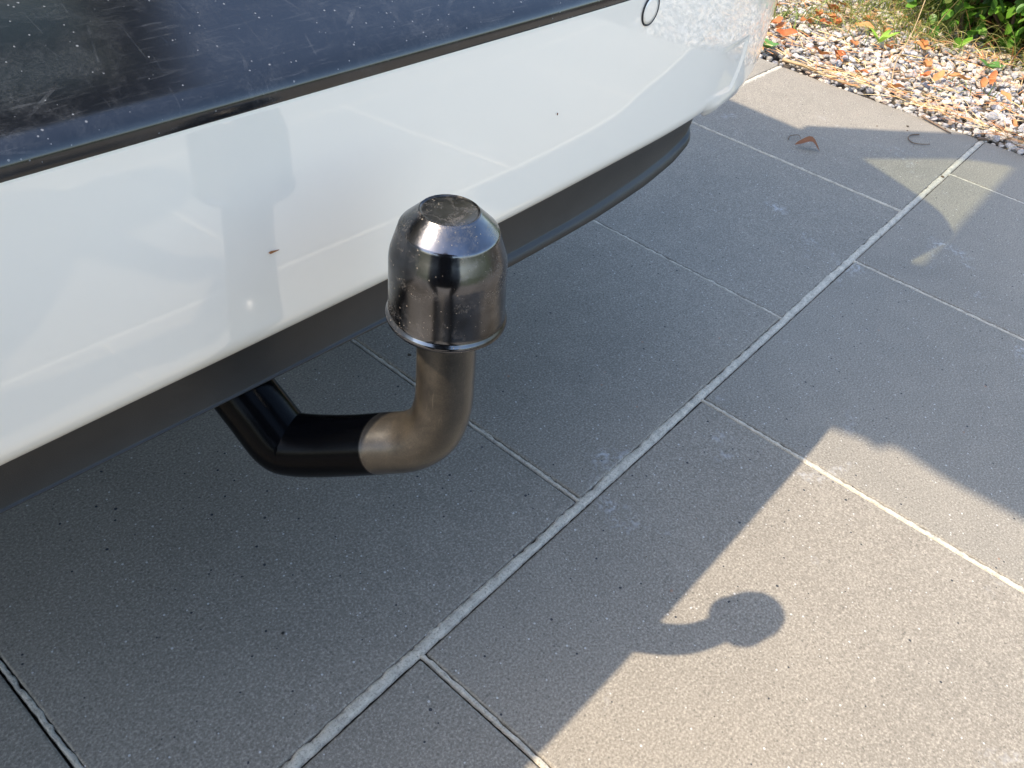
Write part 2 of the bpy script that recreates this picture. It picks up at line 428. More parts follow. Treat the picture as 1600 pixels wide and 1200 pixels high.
ZT = .5235
def zbot(s):
    q = abs(s); return .4015 - .003 * math.exp(-((s - .05) / .15) ** 2) - .002 * smooth01(.25, .40, q) - .014 * smooth01(.408, .452, q) - .012 * smooth01(.455, .56, q)
def recess(s, z):
    # pressed pocket near the corner: sharp along top, outer end and bottom, fading towards the middle of the car
    if not (.36 < abs(s) < .50): return 0
    x = abs(s)
    top = .4555 - .002 * smooth01(.41, .47, x) + .0; bot = .4165 - .006 * smooth01(.40, .47, x)
    endx = .474 - .006 * ((z - .436) / .02) ** 2
    d = .0015 * smooth01(.385, .465, x)
    e = .0012
    return d * smooth01(bot - e, bot + e, z) * (1 - smooth01(top - e, top + e, z)) * (1 - smooth01(endx - e, endx + e, x))
ss = []; s = -arc[-1] + .001
while s < arc[-1]:
    ss.append(s); q = abs(s); s += .0025 if (s > 0 and .35 < q < .53) else (.008 if q > .3 else .012)
ss.append(arc[-1] - .001)
NV = 64; R = []
for s in ss:
    dx, y, nrm = at_arc(s); zb = zbot(s); r = []
    base = Vector((XC + dx, y, 0))
    # return flange under the edge
    for k, (o, dz) in enumerate([(-.016, .004), (-.010, .0004), (-.0068, -.0002)]):
        tk = .30 * max(0, .402 - zb); r.append(base + nrm * (o - tk) + Vector((0, 0, zb + dz + zsh(s))))
    for k in range(NV + 1):
        v = k / NV; z = zb + (ZT - zb) * v
        o = -.0055 * max(0, 1 - (z - zb) / .014) ** 2.2 + .0010 * sin(pi * min(1, max(0, (z - .40) / .128))) - .30 * max(0, .402 - z) - recess(s, z)
        r.append(base + nrm * o + Vector((0, 0, z + zsh(s))))
    if abs(s) > .60:      # top rolls over into the wing outside the loading sill
        for o, z in ((-.002, .534), (-.010, .545), (-.03, .555), (-.06, .56)): r.append(base + nrm * o + Vector((0, 0, z + zsh(s))))
    else:
        for o, z in ((-.0004, ZT + .0010), (-.0022, ZT + .0022), (-.0030, ZT + .003), (-.0034, ZT + .004)): r.append(base + nrm * o + Vector((0, 0, z + zsh(s))))
    R.append(r)
bump_m = grid_mesh('bumper', R); fix_normals(bump_m)
bumper = carpart('bumper', bump_m, M_WHITE)

# black loading sill with rolled lip, on top of the bumper
prof = catmull([(-.0004, .5262), (.0006, .5266), (.0009, .5290), (.0006, .5322), (-.0012, .5352), (-.0048, .5380), (-.0100, .5408), (-.0165, .5438), (-.03, .5496), (-.055, .5602), (-.09, .5710), (-.14, .578), (-.26, .580)], 6)
R = []; ns = 90
for i in range(ns + 1):
    s = -.60 + 1.2 * i / ns; dx, y, nrm = at_arc(s); b = Vector((XC + dx, y, 0))
    R.append([b + Vector((0, -1, 0)).lerp(nrm, .5) * o + Vector((0, 0, z - .0025 + zsh(s))) for o, z in prof])
m = grid_mesh('loading_sill', R); fix_normals(m)
sill = carpart('loading_sill', m, M_SILL)

# valance
FACE = [(-.43, .383), (-.40, .375), (-.34, .3685), (-.18, .3680), (-.06, .3650), (.10, .3640), (.158, .3636), (.235, .3645), (.325, .3690), (.372, .3735), (.400, .3790), (.424, .3860)]
LIPB = [(-.43, .382), (-.40, .374), (-.34, .3675), (-.18, .3670), (-.06, .3640), (.05, .3620), (.095, .3592), (.158, .3563), (.258, .3571), (.330, .3595), (.378, .3650), (.402, .3735), (.418, .382), (.424, .3855)]
def vprof(s):
    z1 = lerp_tab(FACE, s); z2 = min(lerp_tab(LIPB, s), z1 - .0006); lip = min(1, (z1 - z2) / .006)
    return [(-.0075, .4035), (-.0085, .400), (-.0095, .388), (-.0105, z1 + .0012), (-.0098, z1), (-.0098 + .0020 * lip, z1 - .15 * (z1 - z2)), (-.0102 + .0050 * lip, z2 + .15 * (z1 - z2)), (-.0110 + .004 * lip, z2 - .0004), (-.020, z2 + .002), (-.06, z2 + .006), (-.12, z2 + .004)]
R = []; n = 150
for i in range(n + 1):
    s = -.43 + .854 * i / n; dx, y, nrm = at_arc(s); b = Vector((XC + dx, y, 0)); endr = max(0, abs(s) - .405) / .02
    R.append([b + nrm * (o - .010 * endr ** 2) + Vector((0, 0, z + zsh(s) * (1 if z > .39 else 0))) for o, z in vprof(s)])
for sg, ref in ((1, R[-1]), ):
    for k, (dxx, dyy) in enumerate([(.0025, .012), (.003, .04), (.003, .12)]):
        R.append([p + Vector((dxx, dyy, 0)) for p in ref])
m = grid_mesh('valance', R); fix_normals(m)
carpart('valance', m, M_PLASTIC)

# parking sensor: shallow disc in a dark ring gap
def sensor(s, z0, name='parking_sensor'):
    dx, y, nrm = at_arc(s); o_ = .0010 * sin(pi * (z0 - .40) / .128)
    c = Vector((XC + dx, y, z0 + zsh(s))) + nrm * (o_ + .0004); tx = Vector((-nrm.y, nrm.x, 0)); tz = Vector((0, 0, 1)); seg = 48
    def ring(r, h): return [c + nrm * h + (tx * cos(2 * pi * k / seg) + tz * sin(2 * pi * k / seg)) * r for k in range(seg)]
    cav = grid_mesh('sensor_ring', [ring(.0101, -.0002), ring(.0098, .0005), ring(.0091, .0005), ring(.0088, .0000)], closed=True); fix_normals(cav)
    disc = grid_mesh('sensor_face', [ring(.0089, -.0004), ring(.0087, .0003), ring(.006, .0004), ring(.0001, .0004)], closed=True); fix_normals(disc)
    d = carpart(name, disc, M_WHITE); g = obj('ring', cav, M_DARK, d); return d
sensor(.2605, .5135); sensor(-.2605, .5135)

# dried fleck stuck to the paint
def fleck(s, z0, pts, mat):
    dx, y, nrm = at_arc(s); o_ = .0010 * sin(pi * (z0 - .40) / .128) + .0004
    c = Vector((XC + dx, y, z0 + zsh(s) * .5)) + nrm * o_
    v = [c + Vector((a, 0, b)) for a, b in pts]; v2 = [q + nrm * .0005 for q in v]; n = len(v)
    f = [tuple(range(n)), tuple(range(2 * n - 1, n - 1, -1))] + [(i, (i + 1) % n, n + (i + 1) % n, n + i) for i in range(n)]
    m = mesh_of('dirt_fleck', v + v2, f); fix_normals(m); return carpart('dirt_fleck', m, mat)
fleck(-.040, .4527, [(-.0022, .0004), (-.001, .0008), (.0010, .0004), (.0036, -.0001), (.0010, -.0002), (-.0015, -.0003)], M_DEAD)
fleck(.172, .466, [(0, 0), (.0004, .0001), (.0005, .0013), (.0001, .0014)], M_BROWN)

# body shell ---------------------------------------------------------------
def up_to(P, zz): return (P[0] - SUN.x / SUN.z * -zz * -1, 0)
KX = SUN.x / -SUN.z; KY = SUN.y / -SUN.z
def flank_x(z): return .74 if z < .92 else .74 - .23 * smooth01(.92, 1.42, z) * .5 - .115 * (z - .92) / .5
rear = []
for X, Y in [(1.05, -.085), (1.092, -.070), (1.169, -.084), (1.241, -.093), (1.277, -.077), (1.310, -.048), (1.339, -.002), (1.369, .060), (1.412, .159)]:
    z = 1.0
    for _ in range(30): z = .5 * z + .5 * (X - (XC + flank_x(z))) / KX
    rear.append((Y - KY * z, z))
rear = [(.34, .36), (.20, .40), (.13, .52)] + rear + [(.66, 1.26), (.742, 1.40)]
top = [(.742, 1.42), (1.3, 1.455), (2.1, 1.44), (2.45, 1.36), (3.05, .98), (3.75, .88), (4.0, .78), (4.08, .5), (4.0, .24)]
def arch(cy, r, n=14): return [(cy + r * cos(a), .28 + r * sin(a)) for a in [pi * k / (n - 1) for k in range(n)]]
bottom = [(3.72, .22)] + arch(3.35, .34) + [(2.9, .2), (1.2, .2)] + arch(.82, .34)
poly = rear + top + bottom + [(.46, .27)]
def flank(sg):
    bm = bmesh.new(); vs = [bm.verts.new((XC + sg * flank_x(z), y, z)) for y, z in poly]; f = bm.faces.new(vs)
    bmesh.ops.triangulate(bm, faces=[f]); r = bmesh.ops.extrude_face_region(bm, geom=list(bm.faces))
    for g in r['geom']:
        if isinstance(g, bmesh.types.BMVert): g.co.x -= sg * .03
    bmesh.ops.recalc_face_normals(bm, faces=bm.faces); m = bpy.data.meshes.new('side_panel'); bm.to_mesh(m); bm.free()
    o = carpart('side_panel', m, M_WHITE)
    # dark side windows, slightly proud
    for nm, pl in (('side_window', [(.95, 1.02), (.98, 1.30), (1.62, 1.37), (1.64, 1.0)]), ('side_window', [(1.70, 1.0), (1.68, 1.37), (2.15, 1.34), (2.72, .99)])):
        v = [(XC + sg * (flank_x(z) + .002), y, z) for y, z in pl]; v2 = [(XC + sg * (flank_x(z) + .006), y, z) for y, z in pl]
        w = mesh_of('side_window', v + v2, [(0, 1, 2, 3), (7, 6, 5, 4)] + [(i, (i + 1) % 4, 4 + (i + 1) % 4, 4 + i) for i in range(4)]); fix_normals(w)
        obj(nm, w, M_DARK, o)
    return o
flank(1); flank(-1)
R = []
for y, z in [(.742, 1.425), (.8, 1.43), (1.3, 1.46), (2.1, 1.445), (2.45, 1.365), (3.05, .985), (3.75, .885), (4.0, .785), (4.08, .5), (4.0, .24)]:
    w = flank_x(min(z, 1.42)) - .001; R.append([(XC + w * u, y, z + .035 * (1 - abs(u) ** 3) * (1 if z > .6 else 0)) for u in [-1 + k / 6 for k in range(13)]])
carpart('roof', grid_mesh('roof', R), M_WHITE)
carpart('boot_floor', box_mesh('boot_floor', XC - .62, XC + .62, .27, 1.05, .50, .56), M_LINER)
for sg in (-1, 1):  # added unseen plates, closing a gap where sunlight leaked past the sill
    xs = sorted((XC + sg * .44, XC + sg * .695)); carpart('leak_filler', box_mesh('leak_filler', xs[0], xs[1], .185, .36, .500, .514), M_DARK)
carpart('seat_back', box_mesh('seat_back', XC - .62, XC + .62, 1.06, 1.18, .50, 1.15), M_LINER)
carpart('underbody', box_mesh('underbody', XC - .66, XC + .66, .16, 3.9, .30, .34), M_DARK)
for cy in (.82, 3.35):
    for sg in (-1, 1):
        cxw = XC + sg * .63
        prof_t = [(.20, -.08), (.27, -.095), (.295, -.08), (.30, 0), (.295, .08), (.27, .095), (.20, .08)]
        rows = [[(cxw + o, cy + r * cos(2 * pi * k / 40), .30 + r * sin(2 * pi * k / 40)) for k in range(40)] for r, o in prof_t]
        m = grid_mesh('wheel', rows, closed=True); fix_normals(m); wo_ = carpart('wheel', m, M_RUBBER)
        rows = [[(cxw + sg * o, cy + r * cos(2 * pi * k / 40), .30 + r * sin(2 * pi * k / 40)) for k in range(40)] for r, o in ((.20, .07), (.19, .06), (.05, .05), (.04, .065), (.001, .065))]
        m = grid_mesh('rim', rows, closed=True); fix_normals(m); r_ = obj('rim', m, M_RIM, wo_); r_.matrix_parent_inverse = wo_.matrix_world.inverted() if False else Matrix.Identity(4)

# raised tailgate: (y, z, half width) along its length from hinge to lower lip
TG = catmull([(.742, 1.435, .53), (.66, 1.60, .57), (.575, 1.770, .61), (.457, 1.855, .62), (.348, 1.874, .605), (.214, 1.842, .58), (.10, 1.775, .56)], 24)
nTG = len(TG)
def tg_strip(name, i0, i1, wa, wb, mat, th=.03, parent=None, cols=8, off=0.0):
    """solid strip of the tailgate between stations i0..i1 and lateral functions wa(i), wb(i)"""
    A = []; B = []
    for i in range(i0, i1 + 1):
        y, z, w = TG[i]; y1, z1, _ = TG[min(i + 1, nTG - 1)]; y0, z0, _ = TG[max(i - 1, 0)]
        t = Vector((0, y1 - y0, z1 - z0)).normalized(); nrm = Vector((0, t.z, -t.y))
        A.append([Vector((XC + wa(i) + (wb(i) - wa(i)) * k / cols, y, z)) + nrm * (off + th * .5) for k in range(cols + 1)])
        B.append([Vector((XC + wa(i) + (wb(i) - wa(i)) * k / cols, y, z)) + nrm * (off - th * .5) for k in range(cols + 1)])
    rows = [a + b[::-1] for a, b in zip(A, B)]
    m = grid_mesh(name, rows, closed=True, smooth=False); n = len(rows[0])
    bm = bmesh.new(); bm.from_mesh(m); bm.verts.ensure_lookup_table()
    bm.faces.new([bm.verts[k] for k in range(n)]); bm.faces.new([bm.verts[(len(rows) - 1) * n + k] for k in range(n)])
    bmesh.ops.recalc_face_normals(bm, faces=bm.faces); bm.to_mesh(m); bm.free()
    return carpart(name, m, mat, parent)
gi0 = 15; gi1 = min(range(nTG), key=lambda i: abs((TG[i][0] + KY * TG[i][1]) - -.094))
def gw(i): return .375 + .10 * (TG[i][1] - 1.56) / .27
LEFT = [(-.45, .622), (-.375, .620), (-.316, .618), (-.267, .621), (-.242, .625), (-.227, .625), (-.217, .615), (-.2135, .6014), (-.206, .603), (-.193, .609), (-.167, .600), (-.136, .589), (-.10, .575)]
def wleft(i):
    y, z, w = TG[i]; return lerp_tab(LEFT, y + KY * z) - KX * z - XC
low = tg_strip('tailgate', gi1, nTG - 1, wleft, lambda i: TG[i][2], M_WHITE, .05)
def tchild(*a):
    o = tg_strip(*a, parent=low); return o
tchild('header', 0, gi0, lambda i: -TG[i][2], lambda i: TG[i][2], M_WHITE)
tchild('side_frame', gi0, gi1, lambda i: gw(i), lambda i: TG[i][2], M_WHITE)
tchild('side_frame', gi0, gi1, lambda i: -TG[i][2], lambda i: -gw(i), M_WHITE)
tchild('rear_window', gi0, gi1, lambda i: -gw(i) + .001, lambda i: gw(i) - .001, M_GLASS, .004)
tg_strip('inner_trim', gi1 + 1, nTG - 1, lambda i: -TG[i][2] + .03, lambda i: TG[i][2] - .03, M_LINER, .014, low, 8, -.036)
tg_strip('inner_trim', gi0, gi1, lambda i: gw(i) + .01, lambda i: TG[i][2] - .02, M_LINER, .01, low, 8, -.022)
tg_strip('inner_trim', gi0, gi1, lambda i: -TG[i][2] + .02, lambda i: -gw(i) - .01, M_LINER, .01, low, 8, -.022)
# bump on the tailgate's edge (rubber stop)
bmx = lathe('buffer', [(.001, .012), (.012, .010), (.016, 0), (.012, -.010), (.001, -.012)], 16)
b_ = obj('rubber_buffer', bmx, M_DARK, low, loc=(XC - .56, .405, 1.835))
wi = next(i for i in range(nTG) if TG[i][0] + KY * TG[i][1] < -.025)
tg_strip('sun_blocker', wi, gi1 + 2, lambda i: -.44, lambda i: -.125, M_DARK, .012, low, 8, .012)  # added strip on the unseen window, keeps stray sun off the paving

# ------------------------------------------------------------------ tow hook
HP = [(-.0635, -.0560, .460, .0140), (-.0625, -.0568, .435, .0143), (-.0618, -.0578, .405, .0146), (-.0618, -.0578, .384, .0150), (-.0640, -.0540, .3655, .0157), (-.0690, -.0445, .3530, .0166), (-.0760, -.0310, .3455, .0170),
      (-.0850, -.0150, .3380, .0172), (-.0940, .0020, .3310, .0178), (-.1015, .0160, .3270, .0184), (-.1050, .0235, .3285, .0186), (-.1075, .0375, .3405, .0182), (-.1105, .0560, .3570, .0178), (-.1150, .0780, .3840, .0174)]
cs = catmull(HP, 8)
hook = empty('tow_hook', (-.0635, -.0555, .33))
tag(hook, 'curved black steel tow hook reaching out from under the white bumper', 'tow hook')
PNRM = Vector((.88, .47, 0)).normalized(); hrows = []
for i, c in enumerate(cs):
    a_ = Vector(cs[max(i - 1, 0)][:3]); b_ = Vector(cs[min(i + 1, len(cs) - 1)][:3]); t_ = (b_ - a_).normalized(); n1 = (PNRM - t_ * PNRM.dot(t_)).normalized(); n2 = t_.cross(n1)
    e_ = 2 + .15 * smooth01(.40, .56, i / len(cs)); k_ = c[3] * (1 - .03 * smooth01(.40, .56, i / len(cs)))
    hrows.append([Vector(c[:3]) + (n1 * cos(w_) + n2 * sin(w_)) * (k_ / (abs(cos(w_)) ** e_ + abs(sin(w_)) ** e_) ** (1 / e_)) for w_ in [2 * pi * q / 48 for q in range(48)]])
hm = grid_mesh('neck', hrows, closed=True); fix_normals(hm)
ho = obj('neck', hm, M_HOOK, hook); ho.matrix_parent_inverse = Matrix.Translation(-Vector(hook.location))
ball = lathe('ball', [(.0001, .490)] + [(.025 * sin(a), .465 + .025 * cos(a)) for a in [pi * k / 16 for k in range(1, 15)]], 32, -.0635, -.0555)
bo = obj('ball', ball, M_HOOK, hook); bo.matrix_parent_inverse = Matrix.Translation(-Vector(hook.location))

CP = [(.0001, .4960), (.0060, .4960), (.0118, .4961), (.0123, .4960), (.0126, .4965), (.0130, .4966), (.0134, .4962), (.0138, .4958), (.0180, .4918), (.0214, .4886), (.0218, .4881), (.0221, .4875), (.0223, .4867), (.0236, .4828), (.0249, .4788), (.0258, .4758), (.0262, .4735), (.0264, .4710), (.0265, .4650), (.0267, .4560), (.0269, .4470), (.0270, .4455), (.0273, .4446), (.0280, .4438), (.0283, .4426), (.0280, .4413), (.0272, .4408), (.0260, .4412), (.0256, .4430), (.0254, .4600)]
seg = 96; rows = [[(r * cos(2 * pi * k / seg) + (.4966 - z) * .027, r * sin(2 * pi * k / seg) - (.4966 - z) * .028, z) for k in range(seg)] for r, z in CP]
capd = grid_mesh('ball_cap', rows, closed=True); fix_normals(capd)
cap = obj('ball_cap', capd, M_CHROME, loc=(-.0645, -.0548, 0))
tag(cap, 'shiny dark metallic cap with flat top sitting over the tow ball', 'cap')
cap.rotation_euler = (0, 0, 0)

# ------------------------------------------------------------------ gravel
def tinted(name, v, f, cols, smooth=False):
    m = mesh_of(name, v, f, smooth); at = m.attributes.new('tint', 'FLOAT_COLOR', 'POINT')
    flat = []
    for c in cols: flat += [c[0], c[1], c[2], 1.0]
    at.data.foreach_set('color', flat); return m
def ico(sub):
    bm = bmesh.new(); bmesh.ops.create_icosphere(bm, subdivisions=sub, radius=1); v = [q.co.copy() for q in bm.verts]; f = [tuple(x.index for x in q.verts) for q in bm.faces]; bm.free(); return v, f
IV, IF = ico(2)
rg = random.Random(5)
variants = []
for k in range(14):
    sd = k * 11.3; vv = []
    planes = [(Vector((rg.gauss(0, 1), rg.gauss(0, 1), rg.gauss(0, 1))).normalized(), rg.uniform(.55, .85)) for _ in range(9)]
    for q in IV:
        r = 1.0
        for nrm, dd in planes:
            c = q.dot(nrm)
            if c > .01: r = min(r, dd / c)
        vv.append(q * min(r, 1.0) * (1 + .10 * mnoise.noise(q * 1.7 + Vector((sd, 0, 0)))))
    variants.append(vv)
PAL = [(.50, .46, .42), (.40, .38, .37), (.56, .52, .46), (.30, .29, .30), (.48, .40, .31), (.36, .35, .36), (.54, .47, .38), (.18, .18, .19), (.40, .27, .18), (.22, .20, .18)]
V = []; F = []; CO = []
def add_stone(x, y, z, s):
    vv = rg.choice(variants); c = rg.choice(PAL); k = rg.uniform(.72, 1.0); c = [q * k for q in c]
    rot = Matrix.Rotation(rg.uniform(0, 6.28), 3, 'Z') @ Matrix.Rotation(rg.uniform(-.5, .5), 3, 'X') @ Matrix.Rotation(rg.uniform(-.5, .5), 3, 'Y')
    sc = Vector((s * rg.uniform(.8, 1.25), s * rg.uniform(.65, 1.0), s * rg.uniform(.45, .75))); b = len(V)
    for q in vv: V.append(rot @ Vector((q.x * sc.x, q.y * sc.y, q.z * sc.z)) + Vector((x, y, z)))
    F.extend(tuple(i + b for i in t) for t in IF); CO.extend([c] * len(vv))
for layer, (cell, zz) in enumerate([(.018, -.003), (.022, .008)]):
    y = -.9
    while y < 1.5:
        x = EDGE + .008 + (0 if layer == 0 else .008)
        while x < 2.75:
            w = 1 if (-.35 < y < .9) else .75
            if rg.random() < (.93 if layer == 0 else .55) * w:
                s = (rg.uniform(.0045, .0085) if rg.random() < .35 else rg.uniform(.008, .013)) * (1.4 if rg.random() < .10 else 1)
                edge = rg.uniform(-.006, .006); px = x + rg.uniform(-.4, .4) * cell
                px = max(px, EDGE + s * .75)
                if True: add_stone(px, y + rg.uniform(-.4, .4) * cell, zz + rg.uniform(-.004, .004) + max(0, px - 2.3) * .03, s)
            x += cell
        y += cell
gm = tinted('gravel', V, F, CO); 
tag(obj('gravel', gm, M_STONE), 'pale grey and white gravel filling the strip beside the pavers', 'gravel', kind='stuff')

# ------------------------------------------------------------------ dry litter, grass
def blade(V, F, CO, base, direc, L, w, droop, col, segs=5, col2=None):
    d = Vector(direc).normalized(); side = d.cross(Vector((0, 0, 1)))
    if side.length < .01: side = Vector((1, 0, 0))
    side.normalize(); a = rg.uniform(-.7, .7); side = (side * cos(a) + d.cross(side) * sin(a)).normalized()
    p = Vector(base); b = len(V); st = L / segs; cur = d.copy()
    for i in range(segs + 1):
        ww = w * (1 - (i / segs) ** 1.8) + .0002; V.append(p + side * ww * .5); V.append(p - side * ww * .5)
        u = i / segs; c = col if col2 is None else [col[k] * (1 - u) + col2[k] * u for k in range(3)]; CO.extend([c, c])
        cur = (cur + Vector((0, 0, -droop / segs))).normalized(); p = p + cur * st
        if p.z < .004: p.z = .004
    for i in range(segs): F.append((b + 2 * i, b + 2 * i + 1, b + 2 * i + 3, b + 2 * i + 2))
STRAW = [(.50, .20, .07), (.62, .45, .20), (.55, .36, .16), (.66, .52, .28), (.58, .27, .10), (.48, .30, .14)]
V = []; F = []; CO = []
for k in range(6500):
    y = rg.uniform(-.45, 1.1); x = EDGE + abs(rg.gauss(0, .03)) if rg.random() < .16 else rg.uniform(EDGE + .02, 2.7)
    if mnoise.noise((x * 5, y * 5, 3)) < rg.uniform(-.4, .35): continue
    a = rg.uniform(0, 6.28) if x > EDGE + .06 else rg.gauss(pi / 2, .5); L = rg.uniform(.02, .075)
    blade(V, F, CO, (x, y, .016 + rg.uniform(0, .012)), (cos(a), sin(a), rg.uniform(-.05, .22)), L, rg.uniform(.0011, .0026), rg.uniform(0, .35), rg.choice(STRAW), 3)
tag(obj('dry_litter', tinted('dry_litter', V, F, CO), M_LITTER), 'dry straw and needles scattered over the gravel', 'plant litter', kind='stuff')

GRN = [(.16, .24, .045), (.22, .30, .06), (.12, .19, .03), (.28, .32, .09)]; YEL = [(.45, .42, .14), (.38, .40, .10), (.55, .46, .2)]
V = []; F = []; CO = []
tufts = [(2.26, .45, .10, 60), (2.20, .60, .11, 60), (2.32, .36, .13, 70), (2.14, .52, .07, 40), (2.02, .68, .08, 40), (2.30, .55, .12, 60), (2.38, .46, .14, 70), (1.98, .12, .05, 25), (2.12, .66, .10, 50), (2.62, .50, .24, 130), (2.50, .40, .22, 110), (2.66, .34, .26, 130), (2.48, .58, .18, 80), (2.60, .68, .20, 80), (2.42, .30, .15, 50), (2.72, .55, .28, 110), (2.36, .02, .16, 70), (2.44, -.05, .2, 90), (2.40, .12, .15, 50), (2.55, .18, .24, 60), (2.80, .80, .25, 90), (2.75, .95, .25, 90), (2.6, 1.1, .2, 80), (2.5, -.3, .22, 90), (2.55, -.55, .22, 90), (2.33, .70, .12, 40)]
for x, y, L, n in tufts:
    for k in range(n):
        a = rg.gauss(pi * 1.06, 1.0); lean = rg.uniform(.25, 1.3); bx = x + rg.gauss(0, .05); by = y + rg.gauss(0, .06)
        c = rg.choice(GRN); c2 = rg.choice(YEL) if rg.random() < .6 else c
        if rg.random() < .16: c = rg.choice(STRAW); c2 = c
        blade(V, F, CO, (bx, by, .01), (cos(a) * lean, sin(a) * lean, 1), L * rg.uniform(.45, 1.15), rg.uniform(.0016, .0036), rg.uniform(.5, 1.7), c, 6, c2)
tag(obj('grass', tinted('grass', V, F, CO), M_GRASS), 'long yellow green grass growing between gravel and shrub', 'grass', kind='stuff')

# ------------------------------------------------------------------ shrub
def leaf_mesh(name, L=1.0, w=.62, fold=.18, curl=.15, n=6):
    v = []; f = []
    for i in range(n + 1):
        u = i / n; ww = w * .5 * (sin(pi * min(1, u * .92 + .04)) ** .75) if 0 < i < n else .0
        z = -curl * u * u
        if i in (0, n): v.append((u * L, 0, z))
        else: v += [(u * L, -ww, z + fold * ww), (u * L, 0, z), (u * L, ww, z + fold * ww)]
    def id3(i): return 1 + (i - 1) * 3
    f += [(0, 1, 2), (0, 2, 3)]
    for i in range(1, n - 1):
        a = id3(i); b = id3(i + 1); f += [(a, b, b + 1, a + 1), (a + 1, b + 1, b + 2, a + 2)]
    a = id3(n - 1); e = len(v) - 1; f += [(a, e, a + 1), (a + 1, e, a + 2)]
    return mesh_of(name, v, f, True), [Vector(q) for q in v], f
LM = [leaf_mesh('leaf', 1, .62 + .06 * k, .1 + .12 * k, .08 + .1 * k) for k in range(3)]
def orient(d, upish):
    x = d.normalized(); z = (upish - x * upish.dot(x)).normalized(); y = z.cross(x)
    m = Matrix.Identity(3)
    for i in range(3): m[i][0] = x[i]; m[i][1] = y[i]; m[i][2] = z[i]
    return m
camP = Vector((-.294, -.258, .672))
FR = (cam.matrix_world.to_3x3() @ Vector((0, 0, -1)))
def in_view(p, mg=0.0):
    q = cam.matrix_world.inverted() @ Vector(p)
    if q.z > -.1: return False
    u = 800 + 1279.5 * q.x / -q.z; v = 600 - 1279.5 * q.y / -q.z
    return -mg < u < 1600 + mg and -mg < v < 1200 + mg
def shrub(name, label, cx, cy, rx, ry, hz, nst, nleaf, seed, single=0):
    r = random.Random(seed); root = empty(name, (cx, cy, 0)); tag(root, label, 'shrub')
    V = []; F = []; CO = []; cand = []
    stems = []
    for k in range(nst):
        a = r.uniform(0, 2 * pi); q = sqrt(r.random()); tip = Vector((q * rx * cos(a), q * ry * sin(a), hz * (r.uniform(.55, 1.0)) * (1 - .45 * q * q)))
        b = Vector((tip.x * .3 + r.gauss(0, .05), tip.y * .3 + r.gauss(0, .05), 0)); mid = (b + tip) * .5 + Vector((r.gauss(0, .05), r.gauss(0, .05), hz * .12))
        pts = [b + (mid - b) * 2 * t * (1 - t) * 1.0 + (tip - b) * t * t if False else b * (1 - t) ** 2 + mid * 2 * t * (1 - t) + tip * t * t for t in [i / 7 for i in range(8)]]
        stems.append(pts)
        obj('stem', tube('stem', pts, [.006 * (1 - .8 * i / 7) for i in range(8)], 5), M_STEM, root)
        for i in range(nleaf // nst):
            t = r.uniform(.12, 1.0) ** .8; j = min(6, int(t * 7)); p = pts[j].lerp(pts[j + 1], t * 7 - j)
            off = Vector((r.gauss(0, 1), r.gauss(0, 1), r.gauss(0, .8))); off = off.normalized() * r.uniform(.02, .17); p = p + off; p.z = abs(p.z)
            if p.z < .015: continue
            d = (off.normalized() + Vector((r.gauss(0, .5), r.gauss(0, .5), r.gauss(-.25, .4))))
            cand.append((p, d, r.uniform(.024, .045), r.randrange(3), Vector((r.gauss(-.2, .45), r.gauss(0, .45), 1))))
    cand.sort(key=lambda c: (not in_view(c[0] + Vector((cx, cy, 0))), (c[0] + Vector((cx, cy, 0)) - camP).length))
    for i, (p, d, L, k, up) in enumerate(cand):
        mt = orient(d, up)
        if i < single and in_view(p + Vector((cx, cy, 0)), 30):
            o = bpy.data.objects.new('leaf', LM[k][0]); COL.objects.link(o); o.parent = root; mm = mt.to_4x4(); mm.translation = p
            o.matrix_local = mm @ Matrix.Scale(L, 4)
        else:
            b = len(V); kk = r.uniform(.6, 1.25); c = [q * kk for q in r.choice([(.07, .17, .02), (.10, .22, .03), (.04, .10, .015), (.14, .26, .04), (.17, .22, .05)])]
            for q in LM[k][1]: V.append(mt @ (q * L) + p); CO.append(c)
            F.extend(tuple(x + b for x in t) for t in LM[k][2])
    o = obj('foliage', tinted('foliage', V, F, CO, True), M_FOLI, root); o['kind'] = 'stuff'
    return root
for lm in LM: lm[0].materials.append(M_LEAF)
shrub('leafy_shrub', 'bright green shrub with oval leaves overhanging the gravel at the right edge', 2.58, .13, .34, .34, .60, 80, 5600, 3, 295)
shrub('leafy_shrub', 'darker green shrub standing behind the long grass', 2.95, .72, .40, .50, .80, 55, 4200, 4, 0)
shrub('leafy_shrub', 'green shrub at the far end of the gravel strip behind the car', 3.15, 1.75, .50, .55, .80, 30, 1500, 6, 0)
shrub('leafy_shrub', 'green shrub nearest to the photographer along the gravel strip', 2.95, -.85, .50, .55, .80, 40, 2200, 8, 0)

# ------------------------------------------------------------------ weeds, leaves, twigs
def weed(label, x, y, n, L, w, spread, c0):
    root = empty('weed', (x, y, .01)); tag(root, label, 'weed')
    mat = mat_leafy('weed_leaf', c0, tuple(q * 1.3 for q in c0), .45, .35)
    for k in range(n):
        a = 2 * pi * k / n + rg.uniform(-.4, .4); d = Vector((cos(a) * spread, sin(a) * spread, 1)); m, _, _ = leaf_mesh('leaf', 1, w, .2, .35)
        o = obj('leaf', m, mat, root); mm = orient(d, Vector((-cos(a), -sin(a), .4))).to_4x4(); mm.translation = Vector((0, 0, .004)); o.matrix_local = mm @ Matrix.Scale(L * rg.uniform(.75, 1.1), 4)
weed('small green weed with round leaves beside the car corner', 1.785, .565, 6, .036, .75, .9, (.10, .22, .05))
weed('bright yellow green weed with upright narrow leaves on the gravel', 2.13, .40, 6, .055, .24, .75, (.25, .42, .05))
weed('tiny green weed with a few leaves under the shrub edge', 2.23, .13, 5, .04, .6, 1.0, (.09, .2, .05))

